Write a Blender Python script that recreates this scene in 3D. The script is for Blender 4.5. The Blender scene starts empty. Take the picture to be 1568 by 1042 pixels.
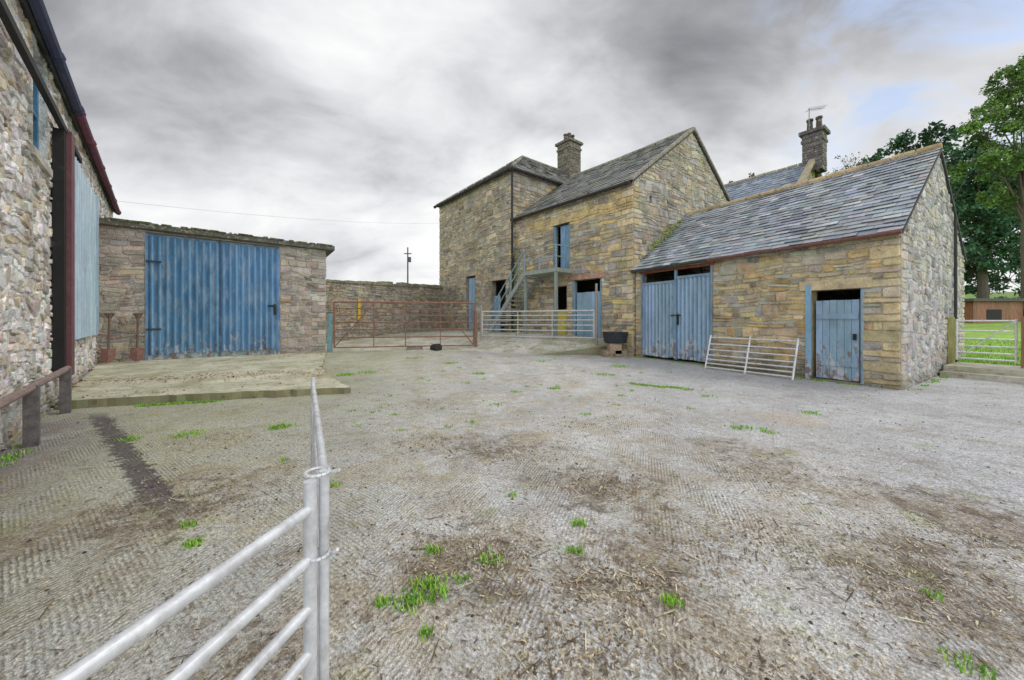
import bpy, math, random
from mathutils import Vector, noise as mn
random.seed(7)
R=random.random
def ru(a,b): return a+(b-a)*random.random()
V=Vector
scene=bpy.context.scene

# ------------------------------------------------------------ mesh builder
class MB:
    def __init__(s): s.v=[];s.f=[];s.c=[]
    def face(s,pts,col):
        i=len(s.v); s.v.extend([tuple(p) for p in pts]); s.f.append(tuple(range(i,i+len(pts)))); s.c.append(col)
    def add(s,pts,faces,col):
        i=len(s.v); s.v.extend([tuple(p) for p in pts])
        for f in faces: s.f.append(tuple(i+k for k in f)); s.c.append(col)
    def obj(s,name,mat,parent=None,smooth=False):
        me=bpy.data.meshes.new(name); me.from_pydata(s.v,[],s.f); me.update()
        ca=me.color_attributes.new("Col",'FLOAT_COLOR','CORNER')
        buf=[]
        for f,c in zip(s.f,s.c): buf.extend((c[0],c[1],c[2],1.0)*len(f))
        ca.data.foreach_set("color",buf)
        if smooth: me.polygons.foreach_set("use_smooth",[True]*len(me.polygons))
        me.materials.append(mat)
        o=bpy.data.objects.new(name,me); scene.collection.objects.link(o)
        if parent: o.parent=parent
        return o
def empty(name):
    o=bpy.data.objects.new(name,None); scene.collection.objects.link(o); return o
def hexa(m,p,col):
    m.add(p,[(0,3,2,1),(4,5,6,7),(0,1,5,4),(1,2,6,5),(2,3,7,6),(3,0,4,7)],col)
def box(m,x0,x1,y0,y1,z0,z1,col,F=None):
    p=[(x0,y0,z0),(x1,y0,z0),(x1,y1,z0),(x0,y1,z0),(x0,y0,z1),(x1,y0,z1),(x1,y1,z1),(x0,y1,z1)]
    if F: p=[F(a,c,b) for a,b,c in p]
    hexa(m,p,col)
def tube(m,p0,p1,r,col,n=8,r1=None,caps=True):
    p0=V(p0);p1=V(p1); d=(p1-p0)
    if d.length<1e-6: return
    d.normalize(); a=V((0,0,1)) if abs(d.z)<.9 else V((1,0,0)); x=d.cross(a).normalized(); y=d.cross(x)
    if r1 is None:r1=r
    pts=[]
    for k in range(n):
        t=2*math.pi*k/n; o=x*math.cos(t)+y*math.sin(t); pts.append(p0+o*r)
    for k in range(n):
        t=2*math.pi*k/n; o=x*math.cos(t)+y*math.sin(t); pts.append(p1+o*r1)
    fs=[(k,(k+1)%n,n+(k+1)%n,n+k) for k in range(n)]
    if caps: fs+= [tuple(range(n)),tuple(range(n,2*n))]
    m.add(pts,fs,col)
def frame(P,u,n):
    def F(s,z,d=0.0): return (P[0]+u[0]*s+n[0]*d, P[1]+u[1]*s+n[1]*d, z)
    return F
def norm2(a,b):
    l=math.hypot(a,b); return (a/l,b/l)
def jit(c,a=.12):
    k=1+ru(-a,a); return tuple(max(0,x*k*(1+ru(-a*.25,a*.25))) for x in c)

# ------------------------------------------------------------ materials
def nodes(name):
    m=bpy.data.materials.new(name); m.use_nodes=True; nt=m.node_tree; nt.nodes.clear()
    out=nt.nodes.new('ShaderNodeOutputMaterial'); b=nt.nodes.new('ShaderNodeBsdfPrincipled')
    nt.links.new(b.outputs[0],out.inputs[0]); return m,nt,b
class NT:
    def __init__(s,nt): s.nt=nt; s.L=nt.links.new
    def n(s,t,**k):
        x=s.nt.nodes.new(t)
        for a,b in k.items(): setattr(x,a,b)
        return x
    def noise(s,vec,scale,detail=5,rough=.55,dist=0):
        x=s.n('ShaderNodeTexNoise'); x.inputs['Scale'].default_value=scale; x.inputs['Detail'].default_value=detail
        x.inputs['Roughness'].default_value=rough; x.inputs['Distortion'].default_value=dist
        if vec is not None: s.L(vec,x.inputs['Vector'])
        return x.outputs['Fac']
    def mr(s,val,a,b,c=0,d=1):
        x=s.n('ShaderNodeMapRange'); x.clamp=True
        s.L(val,x.inputs[0])
        for i,q in enumerate((a,b,c,d)): x.inputs[i+1].default_value=q
        return x.outputs[0]
    def math(s,op,a,b=0):
        x=s.n('ShaderNodeMath',operation=op)
        for i,q in enumerate((a,b)):
            if isinstance(q,(int,float)): x.inputs[i].default_value=q
            else: s.L(q,x.inputs[i])
        return x.outputs[0]
    def mix(s,f,a,b,mode='MIX'):
        x=s.n('ShaderNodeMix',data_type='RGBA',blend_type=mode)
        for i,q in ((0,f),(6,a),(7,b)):
            if isinstance(q,(int,float)): x.inputs[i].default_value=q
            elif isinstance(q,tuple): x.inputs[i].default_value=(q[0],q[1],q[2],1)
            else: s.L(q,x.inputs[i])
        return x.outputs[2]
    def scale(s,c,f):
        x=s.n('ShaderNodeVectorMath',operation='SCALE'); s.L(c,x.inputs[0]); s.L(f,x.inputs['Scale']); return x.outputs[0]
    def mapping(s,vec,sc=(1,1,1),rot=(0,0,0),loc=(0,0,0)):
        x=s.n('ShaderNodeMapping'); s.L(vec,x.inputs[0]); x.inputs['Scale'].default_value=sc; x.inputs['Rotation'].default_value=rot
        x.inputs['Location'].default_value=loc; return x.outputs[0]
    def sat(s,c,k,v=1.0):
        x=s.n('ShaderNodeHueSaturation'); x.inputs['Saturation'].default_value=k; x.inputs['Value'].default_value=v; s.L(c,x.inputs['Color']); return x.outputs[0]
    def bump(s,h,strength,dist,bsdf):
        x=s.n('ShaderNodeBump'); x.inputs['Strength'].default_value=strength; x.inputs['Distance'].default_value=dist
        s.L(h,x.inputs['Height']); s.L(x.outputs[0],bsdf.inputs['Normal'])
def mat(name,rough=.85,metal=0,nscale=5,namt=.3,bscale=45,bamt=.4,bdist=.01,stains=(),vs=(1,1,1),wear=None,damp=None,sat=None):
    m,nt,b=nodes(name); N=NT(nt)
    at=N.n('ShaderNodeAttribute',attribute_name='Col'); pos=N.n('ShaderNodeNewGeometry').outputs['Position']
    P=N.mapping(pos,vs)
    c=at.outputs['Color']
    n1=N.noise(P,nscale,4,.6); c=N.scale(c,N.mr(n1,.28,.72,1-namt,1+namt))
    n2=N.noise(P,bscale,3,.65); c=N.scale(c,N.mr(n2,.25,.75,1-namt*.7,1+namt*.7))
    for i,(col,sc,lo,hi,amt) in enumerate(stains):
        q=N.mapping(P,loc=(i*7.3+3,i*3.1,i*5))
        s=N.noise(q,sc,5,.68); c=N.mix(N.mr(s,lo,hi,0,amt),c,col)
    sz=N.n('ShaderNodeSeparateXYZ'); N.L(pos,sz.inputs[0])
    if wear:
        (z0,z1,wc1,wc2)=wear
        zz=N.mr(sz.outputs[2],z0,z1,.15,-.08)
        w=N.noise(N.mapping(pos,(1,1,.28)),7,6,.7)
        w=N.math('ADD',w,zz); w=N.mr(w,.56,.64,0,.8)
        wc=N.mix(N.mr(N.noise(pos,5,4,.6),.44,.56),wc1,wc2)
        c=N.mix(w,c,wc)
    if damp:
        w=N.math('ADD',N.mr(sz.outputs[2],.0,damp,.22,-.3),N.mr(n1,.2,.8,0,.6)); c=N.mix(N.mr(w,.3,.55,0,.65),c,(.12,.11,.06))
    if sat: c=N.sat(c,sat[0],sat[1])
    N.L(c,b.inputs['Base Color']); b.inputs['Roughness'].default_value=rough; b.inputs['Metallic'].default_value=metal
    if bamt: N.bump(n2,bamt,bdist,b)
    return m
M_stone=mat('rubble_stone',.92,nscale=3.5,namt=.28,bscale=26,bamt=.9,bdist=.035,stains=[((.13,.11,.08),1.1,.50,.70,.55),((.52,.45,.20),2.2,.6,.7,.3),((.60,.58,.52),9,.55,.65,.55),((.18,.16,.13),5,.58,.68,.5)],damp=.9,sat=(1.06,1.05))
M_slate=mat('roof_slate',.55,nscale=2.2,namt=.25,bscale=25,bamt=.25,bdist=.006,stains=[((.13,.14,.07),1.6,.55,.7,.5),((.46,.46,.42),7,.6,.7,.45)],sat=(1.1,.98))
M_blue=mat('blue_paint',.5,nscale=3,namt=.22,bscale=30,bamt=.15,bdist=.004,vs=(1,1,.3),stains=[((.36,.46,.55),5,.46,.64,.55),((.55,.50,.12),3,.68,.72,.6),((.22,.12,.07),6,.64,.7,.6)],wear=(.1,1.3,(.56,.58,.60),(.20,.11,.07)),sat=(1.05,1.0))
M_plain=mat('weathered_surface',.8,nscale=6,namt=.25,bscale=40,bamt=.3,stains=[((.10,.09,.07),4,.56,.72,.4)])
M_wood=mat('weathered_timber',.8,nscale=5,namt=.3,bscale=30,bamt=.4,vs=(4,4,.5))
M_galv=mat('galvanised_steel',.45,metal=.35,nscale=14,namt=.16,bscale=60,bamt=.08,stains=[((.36,.34,.31),8,.52,.68,.6),((.8,.8,.8),18,.58,.66,.5)])
M_rust=mat('rusty_steel',.8,metal=.1,nscale=12,namt=.35,bscale=60,bamt=.3,bdist=.003)
M_conc=mat('old_concrete',.93,nscale=1.6,namt=.2,bscale=40,bamt=.7,bdist=.012,stains=[((.30,.31,.16),1.1,.42,.64,.75),((.30,.23,.14),3,.54,.66,.7),((.15,.13,.09),7,.57,.66,.6)])
M_leaf=mat('foliage',.7,nscale=.5,namt=.3,bscale=3,bamt=0)
M_grass=mat('grass_blades',.6,nscale=4,namt=.2,bscale=9,bamt=0)
M_litter=mat('straw_litter',.95,nscale=10,namt=.3,bscale=50,bamt=0)

# ------------------------------------------------------------ stone wall
def prof_z(prof,s):
    for (a,za),(b,zb) in zip(prof,prof[1:]):
        if a<=s<=b: return za+(zb-za)*(s-a)/max(1e-6,b-a)
    return prof[-1][1] if s>prof[-1][0] else prof[0][1]
def prof_range(prof,z):
    lo=None;hi=None
    if prof[0][1]>=z: lo=prof[0][0]
    if prof[-1][1]>=z: hi=prof[-1][0]
    if lo is None:
        for (a,za),(b,zb) in zip(prof,prof[1:]):
            if za<z<=zb: lo=a+(b-a)*(z-za)/(zb-za); break
    if hi is None:
        for (a,za),(b,zb) in list(zip(prof,prof[1:]))[::-1]:
            if zb<z<=za: hi=a+(b-a)*(za-z)/(za-zb); break
    return lo,hi
wallseed=[0]
def stone_wall(m,F,prof,zb,holes,pal,mortar,ch=(.12,.26),cw=(.18,.55),quoin=None,ql=True,qr=True,reveal=.3,proud=(.012,.04),tone=None,rub=1.0):
    wallseed[0]+=13.7; sd=wallseed[0]
    S0=prof[0][0];S1=prof[-1][0]
    mortar=tuple(x*.9 for x in mortar)
    ss=sorted(set([p[0] for p in prof]+[h[0] for h in holes]+[h[1] for h in holes]))
    for a,b in zip(ss,ss[1:]):
        mid=(a+b)/2; ta,tb=prof_z(prof,a+1e-5),prof_z(prof,b-1e-5)
        hs=sorted([(h[2],h[3]) for h in holes if h[0]<=mid<=h[1]])
        z=zb
        for h0,h1 in hs:
            if h0>z: m.face([F(a,z),F(b,z),F(b,h0),F(a,h0)],mortar)
            z=h1
        m.face([F(a,z),F(b,z),F(b,tb),F(a,ta)],mortar)
    for (a,b,c,d) in holes:
        rc=jit(pal[0],.1)
        m.face([F(a,c,.03),F(a,d,.03),F(a,d,-reveal),F(a,c,-reveal)],rc)
        m.face([F(b,c,.03),F(b,d,.03),F(b,d,-reveal),F(b,c,-reveal)],rc)
        m.face([F(a,d,.03),F(b,d,.03),F(b,d,-reveal),F(a,d,-reveal)],rc)
        m.face([F(a,c,.03),F(b,c,.03),F(b,c,-reveal),F(a,c,-reveal)],rc)
    def warp(x,y):
        f=min(1,max(0,(x-S0-.5)/.4),max(0,(S1-x-.5)/.4)); f=max(0,min(f,(prof_z(prof,x)-y-.05)/.3))
        for h in holes:
            dx=max(h[0]-x,x-h[1],0);dy=max(h[2]-y,y-h[3],0); f=min(f,math.hypot(dx,dy)/.35)
        if f<=0: return x,y
        q=mn.noise_vector((x*1.9+sd,y*2.6,sd)); q2=mn.noise_vector((x*.6+sd,y*.8,sd))
        return x+f*rub*.10*q.x,y+f*rub*(.09*q.y+.11*q2.y)
    zmax=max(p[1] for p in prof)
    keys=sorted(set([zb,zmax,prof[0][1],prof[-1][1]]+[h[2] for h in holes]+[h[3] for h in holes]))
    keys=[k for k in keys if zb<=k<=zmax]
    bounds=[]
    for a,b in zip(keys,keys[1:]):
        if b-a<.02: continue
        n=max(1,round((b-a)/((ch[0]+ch[1])/2)))
        w=[ru(.5,1.5) for _ in range(n)]; t=sum(w); z=a
        for i,q in enumerate(w):
            z2=z+(b-a)*q/t; bounds.append((z,z2,i==0,i==n-1)); z=z2
    wphase=[(ru(.5,1.6),ru(0,6),ru(.006,.02)) for _ in range(len(bounds)+1)]
    for k,(z0,z1,kf,kl) in enumerate(bounds):
        l0,h0=prof_range(prof,z0+1e-4); l1,h1=prof_range(prof,z1-1e-4)
        if l0 is None or h0 is None: continue
        if l1 is None or h1 is None: l1=h1=(l0+h0)/2
        zm=(z0+z1)/2
        iv=[((l0,l1),(h0,h1))]
        for h in sorted(holes):
            if h[2]<zm<h[3]:
                nv=[]
                for A,B in iv:
                    if h[1]<=A[0] or h[0]>=B[0]: nv.append((A,B)); continue
                    if h[0]>A[0]: nv.append((A,(h[0],h[0])))
                    if h[1]<B[0]: nv.append(((h[1],h[1]),B))
                iv=nv
        def wb(i,s,edge):
            f,p,a=wphase[i]; return 0 if edge else a*math.sin(s*f*3+p)
        for A,B in iv:
            s=A[0]; first=True
            hgt=z1-z0
            while s<B[0]-.02:
                w=cw[0]+(cw[1]-cw[0])*R()**1.6; w*=(0.7+hgt*1.8)
                isq=False
                if first and ql and quoin and A[0]==S0: w=(.52 if k%2 else .3); isq=True
                e=s+w
                if quoin and qr and B[0]==S1:
                    qw=(.52 if k%2 else .3)
                    if s>=B[0]-qw-1e-4: e=B[0]; isq=True
                    elif e>B[0]-qw-.14: e=B[0]-qw
                elif e>B[0]-.13: e=B[0]
                if e>B[0]: e=B[0]
                st=A[1] if first else s; et=B[1] if e>=B[0]-1e-6 else e
                st=max(st,A[1]); et=min(et,B[1])
                sb=s
                if et-st>.01:
                    j=.006 if isq else .024*rub
                    parts=[(0,1)]
                    if not isq and hgt>.15 and R()<.45: q=ru(.35,.65); parts=[(0,q),(q,1)]
                    for (pa,pb) in parts:
                        col=jit(random.choice(quoin if isq else pal),.2)
                        if R()<.06 and not isq: col=tuple(x*.6 for x in col)
                        if tone: col=tone(sb,zm,col)
                        za=z0+hgt*pa;zc=z0+hgt*pb
                        g=.009
                        def cz(zv,sv,which):
                            if which==0: return zv+(wb(k,sv,kf) if pa==0 else 0)+g
                            return zv+(wb(k+1,sv,kl) if pb==1 else 0)-g
                        Q=[(sb+g,cz(za,sb,0)),(e-g,cz(za,e,0)),(et-g,cz(zc,e,1)),(st+g,cz(zc,sb,1))]
                        Q=[(x+ru(-j,j)*(0 if isq else 1),y+ru(-j,j)*.7) for x,y in Q]
                        if not isq: Q=[warp(x,y) for x,y in Q]
                        cx=sum(q[0] for q in Q)/4; cy=sum(q[1] for q in Q)/4
                        d=ru(*proud)+(.008 if isq else 0)
                        Wd=max(.05,e-sb); Hd=max(.04,hgt*(pb-pa))
                        O=[]
                        for a_ in range(4):
                            p_=Q[a_];pn=Q[(a_+1)%4];pp=Q[(a_+3)%4]
                            k1=ru(.06,.25);k2=ru(.06,.25)
                            l1_=math.hypot(pp[0]-p_[0],pp[1]-p_[1])+1e-6;l2_=math.hypot(pn[0]-p_[0],pn[1]-p_[1])+1e-6
                            c1=min(.035,l1_*k1);c2=min(.035,l2_*k2)
                            O.append((p_[0]+(pp[0]-p_[0])*c1/l1_,p_[1]+(pp[1]-p_[1])*c1/l1_))
                            O.append((p_[0]+(pn[0]-p_[0])*c2/l2_,p_[1]+(pn[1]-p_[1])*c2/l2_))
                        I=[(x+(cx-x)*min(.35,.016/(Wd/2)),y+(cy-y)*min(.35,.014/(Hd/2))) for x,y in O]
                        pts=[F(x,y,.001) for x,y in O]+[F(x,y,d+ru(-.004,.004)) for x,y in I]
                        m.add(pts,[tuple(range(8,16))]+[(a_,(a_+1)%8,8+(a_+1)%8,8+a_) for a_ in range(8)],col)
                s=e; first=False
def slates(m,e0,e1,r0,r1,pal,expo=.24,wid=.3,base=(.05,.05,.05),thick=.07):
    e0,e1,r0,r1=map(V,(e0,e1,r0,r1))
    nrm=(e1-e0).cross(r0-e0)
    if nrm.length<1e-4: nrm=(e1-e0).cross(r1-e0)
    nrm.normalize()
    if nrm.z<0: nrm=-nrm
    def P(u,v,h): 
        a=e0.lerp(e1,u); b=r0.lerp(r1,u); q=a.lerp(b,v)
        sag=-.05*math.sin(math.pi*u)*v+.025*mn.noise(q*.9)
        return q+nrm*(h+sag*.8)
    c=[P(0,0,-thick),P(1,0,-thick),P(1,1,-thick),P(0,1,-thick),P(0,0,-.03),P(1,0,-.03),P(1,1,-.03),P(0,1,-.03)]
    hexa(m,c,base)
    H=((r0-e0).length+(r1-e1).length)/2; rows=max(2,int(H/expo))
    for i in range(rows):
        v0=i/rows; v1=min(1.0,(i+1.12)/rows)
        Lr=(P(1,v0,0)-P(0,v0,0)).length
        if Lr<.1: continue
        n=max(1,int(Lr/(wid*(1.15-.35*v0)))); 
        us=[0]+sorted([min(.999,max(.001,(k+(.5 if i%2 else 0)+ru(-.2,.2))/n)) for k in range(0 if i%2 else 1,n)])+[1]
        for a,b in zip(us,us[1:]):
            if b-a<.002: continue
            g=.004/Lr; lift=ru(.020,.045); dv=ru(-.07,.05)/rows*(0 if i==0 else 1)
            col=jit(random.choice(pal),.24)
            t=ru(-.007,.007)
            A=P(a+g,v0+dv,lift+t);B=P(b-g,v0+dv,lift-t);C=P(b-g,v1,.006);D=P(a+g,v1,.006)
            A2=P(a+g,v0+dv,lift+t-.018);B2=P(b-g,v0+dv,lift-t-.018)
            m.add([A,B,C,D],[(0,1,2,3)],col); m.add([A,B,C,D,A2,B2],[(4,5,1,0),(4,0,3),(5,2,1)],tuple(x*.6 for x in col))
def ridge_tiles(m,p0,p1,r,col,step=.45):
    p0=V(p0);p1=V(p1);L=(p1-p0).length;n=max(1,int(L/step))
    for i in range(n):
        a=p0.lerp(p1,i/n+.003);b=p0.lerp(p1,(i+1)/n-.003)
        o=V((0,0,ru(-.018,.012)-.035*math.sin(math.pi*(i+.5)/n)))
        tube(m,a+o,b+o,r*ru(.95,1.08),jit(col,.2),8)
def corr(m,F,s0,s1,z0,z1,d,col,pitch=.13,amp=.018,bj=0.0):
    n=int((s1-s0)/pitch*8); prev=None; zb=z0; base=col
    for i in range(n+1):
        s=s0+(s1-s0)*i/n; ph=math.sin(s/pitch*2*math.pi); dd=d+amp*ph
        if i%8==0: zb=z0+ru(0,bj)
        if i%48==0: base=jit(col,.12)
        if prev: 
            k=.86+.26*max(-.6,ph)   # rib highlights on crests and shade in troughs painted into the colour
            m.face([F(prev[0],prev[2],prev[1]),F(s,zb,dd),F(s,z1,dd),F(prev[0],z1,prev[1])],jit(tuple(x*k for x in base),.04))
        prev=(s,dd,zb)
def planks(m,F,s0,s1,z0,z1,d,col,w=.13,th=.025,bj=0.03):
    n=max(1,round((s1-s0)/w)); 
    for i in range(n):
        a=s0+(s1-s0)*i/n+.004;b=s0+(s1-s0)*(i+1)/n-.004
        o=ru(0,.008)
        box(m,a,b,d-th+o,d+o,z0+ru(0,bj),z1-ru(0,bj*.5),jit(col,.15),F)
def gutter(m,p0,p1,r,col):
    tube(m,p0,p1,r,col,8)
    L=(V(p1)-V(p0)).length; n=int(L/1.8)
    for i in range(n+1):
        a=V(p0).lerp(V(p1),min(1,(i+.1)/max(1,n))); d=(V(p1)-V(p0)).normalized()*.03
        tube(m,a-d,a+d,r*1.25,col,8)

TAN=[(.62,.50,.30),(.56,.46,.29),(.50,.43,.31),(.45,.41,.32),(.52,.49,.41),(.44,.43,.39),(.62,.47,.21),(.56,.40,.20),(.40,.37,.30),(.54,.47,.33),(.60,.49,.28)]
YEL=[(.62,.51,.31),(.58,.48,.28),(.56,.49,.36)]
PALE=[(.58,.57,.56),(.52,.51,.51),(.63,.61,.59),(.47,.46,.45),(.55,.49,.40),(.45,.46,.47),(.60,.56,.47),(.40,.39,.38)]
BRN=[(.44,.39,.29),(.49,.42,.30),(.37,.34,.28),(.51,.45,.33),(.41,.39,.35),(.54,.43,.25),(.45,.43,.39),(.34,.31,.26)]
BGAB=[(.45,.42,.37),(.51,.46,.37),(.40,.38,.35),(.54,.46,.33),(.48,.46,.43),(.42,.36,.27)]
DRK=[(.36,.32,.25),(.41,.36,.27),(.31,.29,.24),(.45,.39,.28),(.37,.35,.31),(.47,.38,.24)]
SHD=[(.43,.38,.33),(.39,.36,.32),(.50,.45,.40),(.35,.32,.29),(.51,.43,.34),(.44,.42,.40),(.43,.34,.29)]
BARN=[(.82,.81,.80),(.76,.72,.66),(.86,.85,.84),(.64,.57,.48),(.70,.60,.46),(.70,.69,.70),(.54,.47,.44),(.56,.54,.53),(.80,.79,.80),(.78,.72,.62)]
LBL=(.27,.40,.53)

# ============================================================ A low outbuilding
A0=(8.47,7.96); uA=norm2(-.505,.863); nA=norm2(-.863,-.505)
LA=7.25; gA=norm2(.844,.537); WA=7.46
oA=empty('stone_outbuilding')
FA=frame(A0,uA,nA)
m=MB()
door=(.64,1.60,-.3,2.27); gar=(4.18,6.98,-.3,3.34)
stone_wall(m,FA,[(0,3.52),(LA,3.46)],-.3,[door,gar],TAN,(.54,.48,.37),ch=(.10,.24),cw=(.16,.6),quoin=YEL,qr=False,rub=.9)
ngA=norm2(.505,-.863)
FG=frame(A0,gA,ngA)
stone_wall(m,FG,[(0,3.52),(3.75,6.12),(WA,3.5)],-.3,[],PALE,(.62,.61,.59),ch=(.10,.2),cw=(.13,.42),quoin=[(.62,.55,.44),(.57,.54,.49)],proud=(.006,.03),rub=1.4)
Bk=(A0[0]+gA[0]*WA,A0[1]+gA[1]*WA)
stone_wall(m,frame(Bk,uA,norm2(.863,.505)),[(0,3.5),(LA,3.5)],-.3,[],PALE,(.4,.38,.34))
m.obj('walls',M_stone,oA)
m=MB()
box(m,.45,1.85,-.05,.055,2.275,2.52,(.62,.51,.33),FA)
box(m,.6,1.64,-.25,.02,-.05,.05,(.36,.34,.3),FA)
box(m,4.1,7.0,-.25,.05,-.05,.09,(.33,.32,.27),FA)
m.obj('lintels',M_stone,oA)
m=MB()
PA=[(.33,.37,.42),(.28,.32,.37),(.39,.42,.46),(.24,.27,.31),(.35,.36,.37),(.43,.45,.47)]
def ga(w,s,z): return (A0[0]+gA[0]*w+uA[0]*s,A0[1]+gA[1]*w+uA[1]*s,z)
slates(m,ga(-.18,-.06,3.46),ga(-.18,LA+.12,3.42),ga(3.75,-.06,6.22),ga(3.75,LA+.3,6.22),PA,.21,.30)
slates(m,ga(WA+.18,-.06,3.46),ga(WA+.18,LA+.1,3.42),ga(3.75,-.06,6.22),ga(3.75,LA+.1,6.22),PA,.3,.4)
m.obj('roof',M_slate,oA)
m=MB()
ridge_tiles(m,ga(3.75,-.08,6.26),ga(3.75,LA+.2,6.26),.085,(.56,.45,.27),.5)
m.obj('ridge_tiles',M_stone,oA)
m=MB()
gutter(m,ga(-.22,-.05,3.42),ga(-.22,4.2,3.40),.042,(.18,.08,.065))
gutter(m,ga(-.22,4.2,3.40),ga(-.22,LA,3.38),.045,(.06,.06,.065))
box(m,4.1,7.05,-.08,.03,3.26,3.345,(.28,.10,.05),FA)
m.obj('gutter',M_rust,oA)
m=MB()
planks(m,FA,.70,1.54,.06,2.02,-.06,LBL,.14)
box(m,.72,1.52,-.062,-.02,1.55,1.68,(.25,.38,.52),FA);box(m,.72,1.52,-.062,-.02,.4,.52,(.25,.38,.5),FA)
box(m,1.60,1.72,-.1,.06,0,2.42,(.24,.42,.58),FA); box(m,.60,.66,-.1,.02,0,2.27,(.25,.37,.48),FA)
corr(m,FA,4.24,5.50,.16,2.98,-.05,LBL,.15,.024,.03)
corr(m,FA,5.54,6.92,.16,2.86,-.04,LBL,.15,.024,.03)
for a,b,z in ((4.24,5.5,2.98),(5.54,6.92,2.86)):
    box(m,a,b,-.1,-.012,z-.04,z+.05,(.2,.3,.42),FA)
box(m,5.48,5.56,-.09,.0,.14,3.26,(.16,.28,.42),FA)
box(m,4.18,4.25,-.1,.02,.1,3.3,(.15,.24,.35),FA);box(m,6.91,6.98,-.1,.02,.1,3.3,(.15,.24,.35),FA)
m.obj('doors',M_blue,oA)
m=MB()
box(m,5.40,5.46,-.03,.03,1.35,1.72,(.02,.02,.02),FA); box(m,5.32,5.7,-.02,.01,1.66,1.7,(.03,.03,.03),FA)
box(m,.74,.8,-.02,.02,1.05,1.2,(.02,.02,.02),FA)
m.obj('latches',M_plain,oA)
m=MB(); p=ga(5.6,-.07,0)
tube(m,(p[0],p[1],.1),(p[0],p[1],4.6),.035,(.05,.05,.055)); m.obj('downpipe',M_plain,oA)

# ============================================================ B granary
oB=empty('stone_granary')
B0=(4.75,14.3);uB=norm2(-.636,.772);nB=norm2(-.772,-.636);gB=norm2(.82,.572);LB=7.3;WB=7.82;AP=4.27
FB=frame(B0,uB,nB)
m=MB()
hatch=(3.28,4.3,3.86,6.02); d1=(1.5,3.1,-.1,3.3); d2=(3.45,4.3,-.1,3.1)
def tB(s,z,c):
    if 5.9<z<6.4 and s<5.5: return jit((.62,.48,.24),.18)
    k=1.08+.35*mn.noise((s*.5,z*.5,1)); return tuple(x*k for x in c)
stone_wall(m,FB,[(0,6.98),(LB,7.0)],-.1,[hatch,d1,d2],BRN+TAN[:5]+[TAN[6]],(.48,.44,.35),ch=(.14,.28),cw=(.18,.6),quoin=YEL+BRN[:2],qr=False,tone=tB)
stone_wall(m,frame(B0,gB,norm2(.572,-.82)),[(0,6.98),(AP,10.1),(WB,7.4)],-.1,[(1.0,1.16,6.3,6.55)],BGAB,(.48,.45,.39),ch=(.13,.27),cw=(.18,.6),quoin=YEL+BRN[3:6],rub=1.4)
Bb=(B0[0]+gB[0]*WB,B0[1]+gB[1]*WB)
stone_wall(m,frame(Bb,uB,norm2(.772,.636)),[(0,7.3),(LB,7.3)],-.1,[],BRN,(.3,.27,.2),ch=(.3,.5),cw=(.4,.9))
m.obj('walls',M_stone,oB)
m=MB()
box(m,3.1,4.5,-.05,.06,6.02,6.26,(.60,.48,.26),FB); box(m,1.3,3.3,-.05,.06,3.3,3.52,(.50,.30,.21),FB)
box(m,3.35,4.5,-.05,.055,3.1,3.3,(.50,.42,.3),FB); box(m,3.1,4.5,-.05,.1,3.74,3.86,(.5,.44,.33),FB)
m.obj('lintels',M_stone,oB)
PB=[(.19,.20,.19),(.24,.24,.23),(.15,.16,.16),(.28,.28,.26),(.21,.22,.17)]
def gb(w,s,z): return (B0[0]+gB[0]*w+uB[0]*s,B0[1]+gB[1]*w+uB[1]*s,z)
m=MB()
slates(m,gb(-.2,-.08,6.9),gb(-.2,LB,6.92),gb(AP,-.08,10.2),gb(AP,LB,10.2),PB,.3,.42)
slates(m,gb(WB+.2,-.08,7.3),gb(WB+.2,LB,7.3),gb(AP,-.08,10.2),gb(AP,LB,10.2),PB,.4,.5)
m.obj('roof',M_slate,oB)
m=MB()
ridge_tiles(m,gb(AP,-.1,10.22),gb(AP,LB,10.22),.11,(.27,.26,.22),.6)
for a,b in ((gb(-.2,-.03,6.97),gb(AP,-.03,10.25)),(gb(WB+.2,-.03,7.37),gb(AP,-.03,10.25))):
    a=V(a);b=V(b);n=9
    for i in range(n):
        p=a.lerp(b,i/n+.005);q=a.lerp(b,(i+1)/n-.005); w=V((uB[0],uB[1],0))*.09; up=V((0,0,.06))
        hexa(m,[p-w-up,q-w-up,q+w-up,p+w-up,p-w+up,q-w+up,q+w+up,p+w+up],jit((.32,.3,.24),.15))
m.obj('ridge_and_coping',M_stone,oB)
m=MB(); gutter(m,gb(-.24,0,6.86),gb(-.24,LB-.1,6.88),.07,(.035,.03,.03)); m.obj('gutter',M_plain,oB)
m=MB()
planks(m,FB,3.33,3.95,3.88,5.95,-.1,(.16,.30,.46),.15); box(m,3.3,3.36,-.15,-.02,3.86,6,(.18,.34,.5),FB);box(m,4.22,4.28,-.15,-.02,3.86,6,(.18,.34,.5),FB)
planks(m,FB,1.62,2.95,.7,2.75,-.1,(.27,.42,.55),.16)
box(m,1.5,1.6,-.15,-.02,.6,3.28,(.2,.36,.5),FB);box(m,3.0,3.1,-.15,-.02,.6,3.28,(.2,.36,.5),FB)
m.obj('doors',M_blue,oB)
m=MB(); planks(m,FB,3.5,4.25,.7,2.0,-.05,(.66,.56,.10),.2); m.obj('yellow_boards',M_wood,oB)

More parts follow.
